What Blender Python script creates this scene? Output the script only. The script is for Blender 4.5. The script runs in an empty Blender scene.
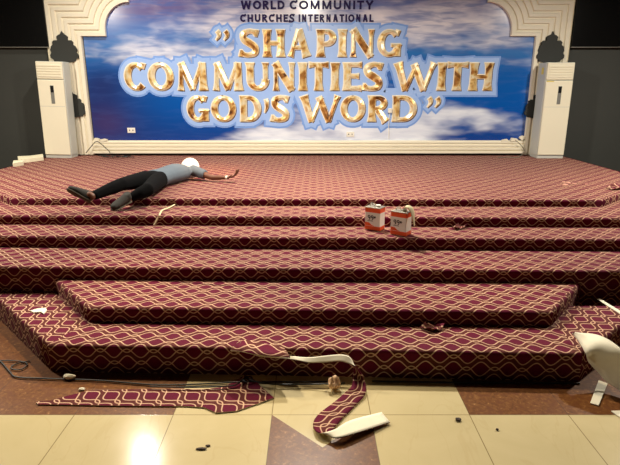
import bpy, bmesh, math, random
from mathutils import Vector, Matrix
random.seed(7)
PI = math.pi
SC = bpy.context.scene
COL = SC.collection

# ------------------------------------------------------------------ camera
CAMZ, FPX, PITCH = 1.92, 526.0, math.radians(15.47)
cam_d = bpy.data.cameras.new('camera'); cam = bpy.data.objects.new('camera', cam_d); COL.objects.link(cam)
cam_d.sensor_width = 36.0; cam_d.lens = FPX / 620.0 * 36.0
cam_d.clip_start = 0.05; cam_d.clip_end = 100
cam.location = (0, 0, CAMZ); cam.rotation_euler = (PI / 2 - PITCH, 0, 0)
SC.camera = cam

# ------------------------------------------------------------------ world, lamps, exposure
w = bpy.data.worlds.new('world'); SC.world = w; w.use_nodes = True
w.node_tree.nodes['Background'].inputs[0].default_value = (1.0, 0.93, 0.82, 1)
w.node_tree.nodes['Background'].inputs[1].default_value = 0.02
def lamp(name, loc, power, size, col=(1.0, 0.86, 0.64), target=None, spot=None, blend=.6):
    d = bpy.data.lights.new(name, 'SPOT' if spot else 'AREA')
    d.energy = power; d.color = col
    if spot:
        d.spot_size = spot; d.spot_blend = blend; d.shadow_soft_size = size
    else:
        d.shape = 'DISK'; d.size = size
    o = bpy.data.objects.new(name, d); COL.objects.link(o); o.location = loc
    if target:
        o.rotation_euler = (Vector(target) - Vector(loc)).to_track_quat('-Z', 'Y').to_euler()
    return o
LZ = 3.76
for (x, y, z, p, c, sz) in [(0, 6.25, LZ, 190, (1., .93, .80), .26), (-2.9, 7.9, 4.4, 70, (1., .93, .80), .14), (4.9, 6.0, LZ, 175, (1., .93, .80), .24), (-4.9, 5.6, LZ, 195, (1., .90, .74), .24)]:
    lamp('ceiling_lamp_light', (x, y, z), p, sz, c)
for (x, p, tx) in ((-1.7, 350, -1.5), (1.6, 200, 1.2)):
    lamp('floor_fill_spot', (x, 5.15, 3.74), p, .10, (1., .83, .56), (tx, 2.3, 0), math.radians(62), .8)  # added fill spots, no known fixture; they brighten the floor before the steps
lamp('amber_spot_light', (-1.2, 6.2, 3.7), 330, .05, (1.0, .52, .20), (-1.65, 7.6, .72), math.radians(34), .9)
SC.view_settings.view_transform = 'Standard'
SC.view_settings.look = 'None'
SC.view_settings.gamma = 1.0
SC.view_settings.use_curve_mapping = False
SC.view_settings.exposure = 0.38

# ------------------------------------------------------------------ viewing helpers: where a sight line meets a plane of the room
FWD = Vector((0, math.cos(PITCH), -math.sin(PITCH))); UPV = Vector((0, math.sin(PITCH), math.cos(PITCH))); C0 = Vector((0, 0, CAMZ))
def ray(px, py):
    return FWD + Vector((1, 0, 0)) * ((px - 310) / FPX) + UPV * ((232.5 - py) / FPX)
def onz(px, py, z):
    d = ray(px, py); return C0 + d * ((z - CAMZ) / d.z)
def ony(px, py, y):
    d = ray(px, py); return C0 + d * (y / d.y)

# ------------------------------------------------------------------ node helpers
class NT:
    def __init__(s, name):
        s.m = bpy.data.materials.new(name); s.m.use_nodes = True
        s.t = s.m.node_tree; s.b = s.t.nodes['Principled BSDF']
    def n(s, t, **kw):
        nd = s.t.nodes.new(t)
        for k, v in kw.items(): setattr(nd, k, v)
        return nd
    def put(s, v, sock):
        if isinstance(v, bpy.types.NodeSocket): s.t.links.new(v, sock)
        elif v is not None:
            if sock.type == 'RGBA' and len(v) == 3: v = (*v, 1)
            sock.default_value = v
    def ma(s, op, a, b=None, c=None, clamp=False):
        nd = s.n('ShaderNodeMath', operation=op, use_clamp=clamp)
        for i, v in enumerate((a, b, c)):
            if v is not None: s.put(v, nd.inputs[i])
        return nd.outputs[0]
    def mix(s, f, a, b):
        nd = s.n('ShaderNodeMix', data_type='RGBA')
        s.put(f, nd.inputs[0]); s.put(a, nd.inputs[6]); s.put(b, nd.inputs[7]); return nd.outputs[2]
    def ramp(s, f, stops):
        nd = s.n('ShaderNodeValToRGB'); cr = nd.color_ramp
        while len(cr.elements) < len(stops): cr.elements.new(.5)
        for e, (p, c) in zip(cr.elements, stops): e.position = p; e.color = (*c, 1) if len(c) == 3 else c
        s.put(f, nd.inputs[0]); return nd.outputs[0]
    def smooth(s, x, a, b, t0=0., t1=1.):
        nd = s.n('ShaderNodeMapRange', interpolation_type='SMOOTHSTEP')
        s.put(x, nd.inputs[0]); nd.inputs[1].default_value = a; nd.inputs[2].default_value = b
        nd.inputs[3].default_value = t0; nd.inputs[4].default_value = t1; return nd.outputs[0]
    def noise(s, vec, scale, detail=3, rough=.5, dist=0.):
        nd = s.n('ShaderNodeTexNoise'); s.put(vec, nd.inputs['Vector'])
        nd.inputs['Scale'].default_value = scale; nd.inputs['Detail'].default_value = detail
        nd.inputs['Roughness'].default_value = rough; nd.inputs['Distortion'].default_value = dist
        return nd.outputs[0]
    def coord(s, which='Object'):
        return s.n('ShaderNodeTexCoord').outputs[which]
    def mapping(s, vec, scale=(1, 1, 1), loc=(0, 0, 0), rot=(0, 0, 0)):
        nd = s.n('ShaderNodeMapping'); s.put(vec, nd.inputs[0])
        nd.inputs['Scale'].default_value = scale; nd.inputs['Location'].default_value = loc; nd.inputs['Rotation'].default_value = rot
        return nd.outputs[0]
    def bump(s, h, strength=.3, dist=.01):
        nd = s.n('ShaderNodeBump'); s.put(h, nd.inputs['Height'])
        nd.inputs['Strength'].default_value = strength; nd.inputs['Distance'].default_value = dist
        s.t.links.new(nd.outputs[0], s.b.inputs['Normal'])
    def set(s, **kw):
        for k, v in kw.items(): s.put(v, s.b.inputs[k.replace('_', ' ')])
def srgb(r, g, b):
    f = lambda c: c / 12.92 if c <= .04045 else ((c + .055) / 1.055) ** 2.4
    return (f(r / 255), f(g / 255), f(b / 255))
def plain(name, col, rough=.6, metal=0., var=.12, scale=9., spec=.5):
    m = NT(name); nz = m.noise(m.coord(), scale, 4, .6)
    dark = tuple(c * (1 - var) for c in col); lite = tuple(min(1, c * (1 + var)) for c in col)
    m.set(Base_Color=m.mix(nz, dark, lite), Roughness=rough, Metallic=metal); m.b.inputs['Specular IOR Level'].default_value = spec
    return m.m

LAM, PR = 0.186, 0.0902
def carpet_material():
    m = NT('trellis_carpet')
    uv = m.n('ShaderNodeUVMap').outputs[0]
    sp = m.n('ShaderNodeSeparateXYZ'); m.put(uv, sp.inputs[0])
    wob = m.ma('MULTIPLY', m.ma('SUBTRACT', m.noise(uv, 6, 1), .5), .012)
    U = m.ma('DIVIDE', m.ma('ADD', sp.outputs[0], wob), LAM); V = m.ma('DIVIDE', m.ma('ADD', sp.outputs[1], wob), PR)
    n = m.ma('ROUND', V); f = m.ma('ABSOLUTE', m.ma('SUBTRACT', V, n))
    ph = m.ma('MULTIPLY', m.ma('ADD', U, m.ma('MULTIPLY', n, .5)), 2 * PI)
    c = m.ma('COSINE', ph); si = m.ma('SINE', ph)
    b0 = m.ma('MULTIPLY_ADD', c, .355, .215); b1 = m.ma('MULTIPLY_ADD', c, -.355, .215)
    g = m.ma('SUBTRACT', 1.0, f)
    d0 = m.ma('ABSOLUTE', m.ma('SUBTRACT', f, m.ma('ABSOLUTE', b0)))
    d1 = m.ma('ABSOLUTE', m.ma('SUBTRACT', g, m.ma('ABSOLUTE', b1)))
    slope = m.ma('MULTIPLY', si, 1.08)
    norm = m.ma('SQRT', m.ma('ADD', 1.0, m.ma('MULTIPLY', slope, slope)))
    d = m.ma('DIVIDE', m.ma('MULTIPLY', m.ma('MINIMUM', d0, d1), PR), norm)
    line = m.smooth(d, .0026, .0054, 1., 0.)
    inside = m.ma('MAXIMUM', m.ma('GREATER_THAN', b0, f), m.ma('GREATER_THAN', b1, g))
    nz = m.noise(uv, 60, 3, .6)
    wine = m.mix(nz, srgb(80, 4, 36), srgb(108, 14, 50))
    chan = m.mix(nz, srgb(78, 30, 32), srgb(102, 46, 42))
    cream = m.mix(nz, srgb(196, 152, 124), srgb(224, 188, 156))
    m.set(Base_Color=m.mix(line, m.mix(inside, chan, wine), cream), Roughness=.72)
    m.b.inputs['Specular IOR Level'].default_value = .1
    m.b.inputs['Sheen Weight'].default_value = .05; m.b.inputs['Sheen Roughness'].default_value = .5
    m.put((1., .72, .55), m.b.inputs['Sheen Tint'])
    m.bump(m.noise(uv, 420, 2), .35, .004)
    return m.m
CARPET = carpet_material()
BACKING = plain('carpet_backing', srgb(240, 233, 210), .8, var=.08, scale=14)
BACK_OLIVE = plain('worn_backing', srgb(196, 184, 150), .85, var=.12, scale=20)

# ------------------------------------------------------------------ object helpers
KEEP = set()
def obj(name, bm, mats, parent=None, smooth=False):
    me = bpy.data.meshes.new(name)
    bmesh.ops.recalc_face_normals(bm, faces=bm.faces) if id(bm) not in KEEP else KEEP.discard(id(bm))
    bm.to_mesh(me); bm.free()
    for m in (mats if isinstance(mats, (list, tuple)) else [mats]): me.materials.append(m)
    if smooth:
        for p in me.polygons: p.use_smooth = True
    o = bpy.data.objects.new(name, me); COL.objects.link(o)
    if parent:
        o.parent = parent
        o.matrix_parent_inverse = Matrix.Identity(4)
        top = parent
        off = Vector((0, 0, 0)); q = parent
        while q: off += q.location; q = q.parent
        o.data.transform(Matrix.Translation(-off))
    return o
def tag(o, label=None, cat=None, group=None, kind=None):
    for k, v in (('label', label), ('category', cat), ('group', group), ('kind', kind)):
        if v: o[k] = v
    return o
def empty(name, loc, label, cat, group=None):
    o = bpy.data.objects.new(name, None); COL.objects.link(o); o.location = loc; o.empty_display_size = .1
    return tag(o, label, cat, group)
def rebase(o, base=None):
    """put a single-mesh thing's origin at its base"""
    vs = [v.co for v in o.data.vertices]
    if base is None:
        base = Vector((sum(v.x for v in vs) / len(vs), sum(v.y for v in vs) / len(vs), min(v.z for v in vs)))
    o.data.transform(Matrix.Translation(-base)); o.location = base; return o
def box(bm, lo, hi, bev=0., mi=0, seg=2):
    r = bmesh.ops.create_cube(bm, size=1.0)
    vs = r['verts']
    for v in vs:
        v.co = Vector([(lo[i] + hi[i]) / 2 + v.co[i] * (hi[i] - lo[i]) for i in range(3)])
    fs = list({f for v in vs for f in v.link_faces})
    for f in fs: f.material_index = mi
    if bev > 0:
        es = list({e for v in vs for e in v.link_edges})
        bmesh.ops.bevel(bm, geom=es, offset=bev, segments=seg, affect='EDGES', profile=.5, material=-1)
    return bm
def cyl(bm, p0, p1, r0, r1=None, n=16, mi=0):
    p0, p1 = Vector(p0), Vector(p1); r1 = r0 if r1 is None else r1
    ax = (p1 - p0).normalized(); a = ax.orthogonal().normalized(); b = ax.cross(a)
    A = [bm.verts.new(p0 + (a * math.cos(t) + b * math.sin(t)) * r0) for t in [2 * PI * i / n for i in range(n)]]
    B = [bm.verts.new(p1 + (a * math.cos(t) + b * math.sin(t)) * r1) for t in [2 * PI * i / n for i in range(n)]]
    for i in range(n):
        f = bm.faces.new((A[i], A[(i + 1) % n], B[(i + 1) % n], B[i])); f.material_index = mi
    for L in (A[::-1], B):
        f = bm.faces.new(L); f.material_index = mi
    return bm
def prism(bm, pts, y0, y1, mi=0):
    """outline in (x,z), extruded from y0 (front) to y1"""
    A = [bm.verts.new((p[0], y0, p[1])) for p in pts]; B = [bm.verts.new((p[0], y1, p[1])) for p in pts]
    n = len(pts)
    fs = [bm.faces.new(A), bm.faces.new(B[::-1])] + [bm.faces.new((A[i], B[i], B[(i + 1) % n], A[(i + 1) % n])) for i in range(n)]
    for f in fs: f.material_index = mi
    return bm
def catmull(pts, k=6):
    P = [Vector(p) for p in pts]; out = []
    for i in range(len(P) - 1):
        a, b, c, d = P[max(i - 1, 0)], P[i], P[i + 1], P[min(i + 2, len(P) - 1)]
        for j in range(k):
            t = j / k
            out.append(.5 * ((2 * b) + (c - a) * t + (2 * a - 5 * b + 4 * c - d) * t * t + (3 * b - a - 3 * c + d) * t ** 3))
    out.append(P[-1]); return out
def tube(bm, pts, r, n=8, mi=0):
    """one round tube through the points"""
    P = [Vector(p) for p in pts]; rings = []
    a = None
    for i, p in enumerate(P):
        t = (P[min(i + 1, len(P) - 1)] - P[max(i - 1, 0)]).normalized()
        a = (t.orthogonal() if a is None else a - t * a.dot(t)).normalized(); b = t.cross(a)
        rr = r(i / (len(P) - 1)) if callable(r) else r
        rings.append([bm.verts.new(p + (a * math.cos(2 * PI * j / n) + b * math.sin(2 * PI * j / n)) * rr) for j in range(n)])
    for A, B in zip(rings, rings[1:]):
        for j in range(n):
            f = bm.faces.new((A[j], A[(j + 1) % n], B[(j + 1) % n], B[j])); f.material_index = mi
    bm.faces.new(rings[0][::-1]).material_index = mi; bm.faces.new(rings[-1]).material_index = mi
    return bm
def NB(): return bmesh.new()

# ------------------------------------------------------------------ the shell of the room
YW = 9.63                      # front of the rear wall
DARK = plain('charcoal_wall_paint', srgb(58, 60, 56), .75, var=.08, scale=3)
bm = box(NB(), (-9, YW, 0), (9, YW + .2, 4.6)); o = tag(obj('wall_back', bm, DARK), 'charcoal painted wall behind the stage', 'wall', None, 'structure')
for s, nm in ((-1, 'wall_left'), (1, 'wall_right')):
    bm = box(NB(), (s * 9 if s > 0 else -9.2, -6, 0), (9.2 if s > 0 else -9, YW + .2, 4.3))
    tag(obj(nm, bm, DARK), None, None, None, 'structure')
CEIL = plain('ceiling_paint', srgb(70, 66, 58), .85, var=.04, scale=2)
tag(obj('ceiling', box(NB(), (-9.2, -6, 4.6), (9.2, YW + .2, 4.7)), CEIL), None, None, None, 'structure')

# floor: one slab of square tiles, cream and brown
T = .6
def tile_material(name, kind):
    m = NT(name); oc = m.coord(); uv = m.n('ShaderNodeUVMap').outputs[0]
    sp = m.n('ShaderNodeSeparateXYZ'); m.put(uv, sp.inputs[0])
    ex = m.ma('MINIMUM', sp.outputs[0], m.ma('SUBTRACT', 1., sp.outputs[0])); ey = m.ma('MINIMUM', sp.outputs[1], m.ma('SUBTRACT', 1., sp.outputs[1]))
    grout = m.smooth(m.ma('MINIMUM', ex, ey), .002, .006, 1., 0.)
    if kind == 'cream':
        col = m.mix(m.noise(oc, 2.2, 5, .6, 1.2), srgb(196, 180, 136), srgb(214, 198, 156))
        vein = m.smooth(m.ma('ABSOLUTE', m.ma('SUBTRACT', m.noise(m.mapping(oc, (1, .4, 1), (0, 0, 0), (0, 0, .7)), 2.5, 4, .5, .8), .5)), 0., .012, .35, 0.)
        col = m.mix(vein, col, srgb(196, 176, 132)); gcol = srgb(136, 116, 80)
    else:
        sp1 = m.noise(m.mapping(oc, (1, 1, 1), (3, 1, 0), (0, 0, .4)), 38, 5, .7, .6); sp2 = m.noise(oc, 9, 4, .6, 2.)
        col = m.ramp(sp1, [(.3, srgb(84, 48, 20)), (.5, srgb(112, 68, 32)), (.62, srgb(130, 86, 44)), (.72, srgb(186, 138, 90))])
        col = m.mix(m.smooth(sp2, .45, .7), col, srgb(104, 60, 32)); gcol = srgb(84, 54, 36)
    m.set(Base_Color=m.mix(grout, col, gcol), Roughness=m.ma('MULTIPLY_ADD', m.noise(oc, 5, 3), .08, .12 if kind == 'cream' else .34))
    m.bump(grout, .1, .001); m.b.inputs['Specular IOR Level'].default_value = .4 if kind == 'cream' else .25
    return m.m
CREAM = tile_material('cream_marble_tile', 'cream'); BROWN = tile_material('brown_granite_tile', 'brown')
TX0 = onz(272, 414.8, 0).x; TY0 = onz(310, 414.8, 0).y
bm = NB(); uvl = bm.loops.layers.uv.new('UVMap')
def tile_face(pts, mi, x0, y0):
    f = bm.faces.new([bm.verts.new((p[0], p[1], 0)) for p in pts]); f.material_index = mi
    for l in f.loops: l[uvl].uv = ((l.vert.co.x - x0) / T, (l.vert.co.y - y0) / T)
for i in range(-15, 16):
    for j in range(-15, 12):
        x0, y0 = TX0 + i * T, TY0 + j * T; x1, y1 = x0 + T, y0 + T; xm, ym = (x0 + x1) / 2, (y0 + y1) / 2
        if j in (-1, -2) and i == 0:
            q = [(x0, y0), (x1, y0), (x1, y1), (x0, y1)]
            if j == -1:
                tile_face([(x0, y1), (xm, ym), (x1, y1)], 0, x0, y0); tile_face([(x0, y1), (x0, y0), (x1, y0), (x1, y1), (xm, ym)], 1, x0, y0)
            else: tile_face(q, 1, x0, y0)
        else:
            brown = j >= 0 and not (-1 <= i <= 1)
            tile_face([(x0, y0), (x1, y0), (x1, y1), (x0, y1)], 1 if brown else 0, x0, y0)
KEEP.add(id(bm))
fl = obj('floor', bm, [CREAM, BROWN]); tag(fl, None, None, None, 'structure')

# ------------------------------------------------------------------ the carpeted stage: a platform and five steps, nested
HZ = [.206, .321, .431, .542, .639, .719]      # tread heights from the lowest step up
ST = .719
def line_pts(k):
    z = HZ[k]
    if k == 0:   # left back, left corner, right corner, right back
        a, b = onz(47.5, 344.6, z), onz(583, 353.8, z)
        l = onz(2.6, 303.5, z); r = onz(619, 327, z)
        dl = (l - a); dr = (r - b)
        return [a + dl * 1.9, a, b, b + dr * 1.9]
    if k == 1:
        a, b = onz(86.5, 307.6, z), onz(553, 311.8, z); l = onz(55.6, 280.6, z); r = onz(580.6, 283.8, z)
        return [a + (l - a) * 1.35, a, b, b + (r - b) * 1.35]
    px = {2: ((20, 266.8), (560, 270.6)), 3: ((80, 236.4), (540, 239)), 4: ((60, 215.6), (540, 217.8)), 5: ((20, 197.6), (598, 199.6))}[k]
    p, q = onz(*px[0], z), onz(*px[1], z); d = (q - p).normalized()
    if k == 5: a, b = onz(10, 198.2, z), onz(603, 199.8, z)
    else:
        off = {4: 3.62, 3: 3.95, 2: 4.3}[k]; a = p + d * ((-off - p.x) / d.x); b = p + d * ((off + .05 - p.x) / d.x)
    if k == 5:
        l, r = onz(-9, 191.5, z), onz(622, 193.4, z)
        dl, dr = (l - a), (r - b)
        return [a + dl * ((-4.70 - a.x) / dl.x), a, b, b + dr * ((4.56 - b.x) / dr.x)]
    w = 1.5
    return [a + Vector((-w, w * 1.05, 0)), a, b, b + Vector((w, w * 1.05, 0))]
def tier_mesh(pts, z, vph, uph, yback, split=None, drop=None):
    """nosing swept along pts (carpet runs on over the edge) + tread; returns bmesh with carpet uv"""
    bm = NB(); uvl = bm.loops.layers.uv.new('UVMap'); R = .028
    prof = [(0.0, -drop)] + [(R - R * math.cos(t), -R + R * math.sin(t)) for t in [PI / 2 * i / 6 for i in range(7)]]
    vv = [0.]
    for a, b in zip(prof, prof[1:]): vv.append(vv[-1] + math.hypot(b[0] - a[0], b[1] - a[1]))
    vtop = vv[-1]
    P = [Vector((p.x, p.y, 0)) for p in pts]; nrm = []
    for a, b in zip(P, P[1:]):
        t = (b - a).normalized(); nrm.append(Vector((-t.y, t.x, 0)))          # inward (back)
    def mit(i):
        if i == 0: return nrm[0]
        if i == len(P) - 1: return nrm[-1]
        s = nrm[i - 1] + nrm[i]; s.normalize(); return s / s.dot(nrm[i])
    inner = []
    u0 = uph
    for i, (a, b) in enumerate(zip(P, P[1:])):
        L = (b - a).length; t = (b - a) / L; N = nrm[i]
        nseg = max(1, int(L / .25)); rows = []
        for (ins, dz) in prof:
            A, B = a + mit(i) * ins, b + mit(i + 1) * ins
            rows.append([A.lerp(B, k / nseg) + Vector((0, 0, z + dz)) for k in range(nseg + 1)])
        for r in range(len(prof) - 1):
            for k in range(nseg):
                q = [rows[r][k], rows[r][k + 1], rows[r + 1][k + 1], rows[r + 1][k]]
                f = bm.faces.new([bm.verts.new(c) for c in q]); f.smooth = True
                for l, c, vq in zip(f.loops, q, (vv[r], vv[r], vv[r + 1], vv[r + 1])):
                    l[uvl].uv = (u0 + (Vector((c.x, c.y, 0)) - a).dot(t), vph + vq - vtop)
        if i == 0: inner.append(rows[-1][0])
        inner.append(rows[-1][-1])
        nrm[i] = N
        P[i] = a
        u0 += 0
    def tread(poly, a, t, N):
        f = bm.faces.new([bm.verts.new((p.x, p.y, z)) for p in poly])
        for l in f.loops:
            d = Vector((l.vert.co.x, l.vert.co.y, 0)) - a
            l[uvl].uv = (uph + d.dot(t), vph + d.dot(N) - R)
    segs = [(a, (b - a).normalized(), n) for a, b, n in zip(P, P[1:], nrm)]
    if split:
        ml, mr = split
        L0, L1, R1, R0 = inner
        tread([L0, L1, ml, Vector((ml.x, L0.y, z))], *segs[0])
        tread([L1, R1, mr, ml], *segs[1])
        tread([R1, R0, Vector((mr.x, R0.y, z)), mr], *segs[2])
        y = max(L0.y, R0.y)
    else:
        tread(inner + [Vector((inner[-1].x, yback, z)), Vector((inner[0].x, yback, z))], *segs[1])
    # plain sides and bottom close the block
    def quad(q):
        bm.faces.new([bm.verts.new(c) for c in q])
    for e, s in ((0, -1), (len(pts) - 1, 1)):
        p = pts[e]
        if not split and yback > p.y + .01:
            quad([Vector((p.x, p.y, z - drop)), Vector((p.x, yback, z - drop)), Vector((p.x, yback, z)), Vector((p.x, p.y, z))])
    bmesh.ops.remove_doubles(bm, verts=bm.verts, dist=.0008)
    return bm
stage = empty('carpeted_stage', (0, 6.5, 0), 'wide stage with five steps covered in wine red trellis carpet', 'stage')
for k in range(6):
    pts = line_pts(k); z = HZ[k]
    sp = None
    if k == 0:
        ml = onz(92, 319.5, z); mr = onz(556, 325, z); ml = ml + (ml - onz(49, 347.2, z)) * .3; mr = mr + (mr - onz(583, 353.6, z)) * .3
        sp = (ml, mr)
    drop = z
    yb = {0: 0, 1: pts[0].y, 2: 7.5, 3: 7.8, 4: 8.2, 5: YW - .002}[k]
    if k == 1: yb = max(pts[0].y, pts[3].y)
    vph = {0: .052, 1: .04, 2: .045, 3: .045, 4: .045, 5: .052}[k]
    bmx = tier_mesh(pts, z, vph, {0: .1, 1: .03, 2: .11, 3: .02, 4: .07, 5: .14}[k], yb, sp, drop)
    obj('stage_platform' if k == 5 else 'step', bmx, CARPET, stage)
def zfloor(px, py): return onz(px, py, 0)

# ------------------------------------------------------------------ printed banner on the rear wall
YB = YW - .012
def W(px, py): p = ony(px, py, YB); return (p.x, p.z)
def banner_material():
    m = NT('cloud_print'); oc = m.coord()
    sp = m.n('ShaderNodeSeparateXYZ'); m.put(oc, sp.inputs[0]); X, Z = sp.outputs[0], sp.outputs[2]   # origin at floor centre of the wall
    def blob(px, py, rx, ry, amp):
        cx, cz = W(px, py); sx, sz = rx / 57., ry / 57.
        a = m.ma('DIVIDE', m.ma('SUBTRACT', X, cx), sx); b = m.ma('DIVIDE', m.ma('SUBTRACT', Z, cz), sz)
        r = m.ma('ADD', m.ma('MULTIPLY', a, a), m.ma('MULTIPLY', b, b))
        return m.ma('MULTIPLY', m.ma('EXPONENT', m.ma('MULTIPLY', r, -1.)), amp)
    def summ(lst):
        t = lst[0]
        for x in lst[1:]: t = m.ma('ADD', t, x)
        return t
    zt, zb = W(310, 0)[1], W(310, 140)[1]
    h = m.ma('DIVIDE', m.ma('SUBTRACT', Z, zb), zt - zb)            # 0 at the lower edge, 1 at the picture's top
    sky = m.ramp(h, [(0., srgb(14, 62, 142)), (.25, srgb(6, 84, 172)), (.5, srgb(14, 92, 176)), (.64, srgb(50, 116, 190)), (.8, srgb(80, 122, 190)), (1., srgb(118, 124, 180))])
    navy = summ([blob(95, 115, 55, 42, .85), blob(105, 80, 30, 16, .35)])
    sky = m.mix(m.ma('MINIMUM', navy, 1.), sky, srgb(36, 38, 92))
    plum = summ([blob(150, 8, 70, 12, .6), blob(470, 4, 50, 6, .3), blob(108, 124, 22, 16, .28)])
    sky = m.mix(m.ma('MINIMUM', plum, .75), sky, srgb(104, 70, 110))
    n1 = m.noise(m.mapping(oc, (1, 1, 3.0)), 1.1, 2, .45, .35); n2 = m.noise(m.mapping(oc, (1, 1, 3.4), (4, 0, 2)), 2.6, 2, .45, .3)
    bias = summ([blob(180, 58, 110, 12, .36), blob(120, 40, 60, 10, .12), blob(300, 22, 110, 24, .34), blob(385, 130, 70, 24, .5), blob(270, 134, 40, 12, .32), blob(225, 140, 40, 7, .15),
                 blob(450, 24, 70, 12, .28), blob(470, 44, 60, 6, .25), blob(500, 8, 60, 10, .1), blob(500, 62, 36, 5, .16), blob(465, 112, 60, 6, .2), blob(500, 125, 30, 6, .12), blob(160, 6, 80, 8, .05),
                 blob(110, 105, 80, 40, -.5), blob(450, 88, 70, 16, -.12), blob(510, 92, 20, 20, -.15), blob(480, 132, 34, 10, -.1), blob(210, 122, 50, 12, -.2)])
    d = m.ma('ADD', m.ma('ADD', m.ma('MULTIPLY', n1, .62), m.ma('MULTIPLY', n2, .38)), bias)
    cl = m.smooth(d, .46, .94)
    ccol = m.mix(m.smooth(h, .35, 1.), srgb(232, 238, 250), srgb(236, 230, 240))
    col = m.mix(cl, sky, ccol)
    str_ = m.noise(m.mapping(oc, (1, 1, 6.5), (1, 0, 0)), 2.1, 3, .5, .5)
    col = m.mix(m.ma('MULTIPLY', m.smooth(str_, .45, .66), m.smooth(h, .3, .8, .1, .5)), col, srgb(70, 104, 176))
    m.set(Base_Color=col, Roughness=.2); m.b.inputs['Specular IOR Level'].default_value = .5
    return m.m
banner = empty('stage_banner', (0, YB, ST), 'large blue cloud banner with gold slogan lettering on the rear wall', 'banner')
bx, bz0, bz1 = 3.9, W(310, 146)[1], 4.45
bm = NB(); prism(bm, [(-bx, bz0), (bx, bz0), (bx, bz1), (-bx, bz1)], YB, YW - .002)
bo = obj('cloud_print', bm, banner_material(), banner)
# the print's pattern is read from the part's own origin, so keep the origin at the wall's foot
bo.data.transform(Matrix.Translation(Vector((0, YB, ST)))); bo.location = (0, -YB, -ST)

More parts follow.
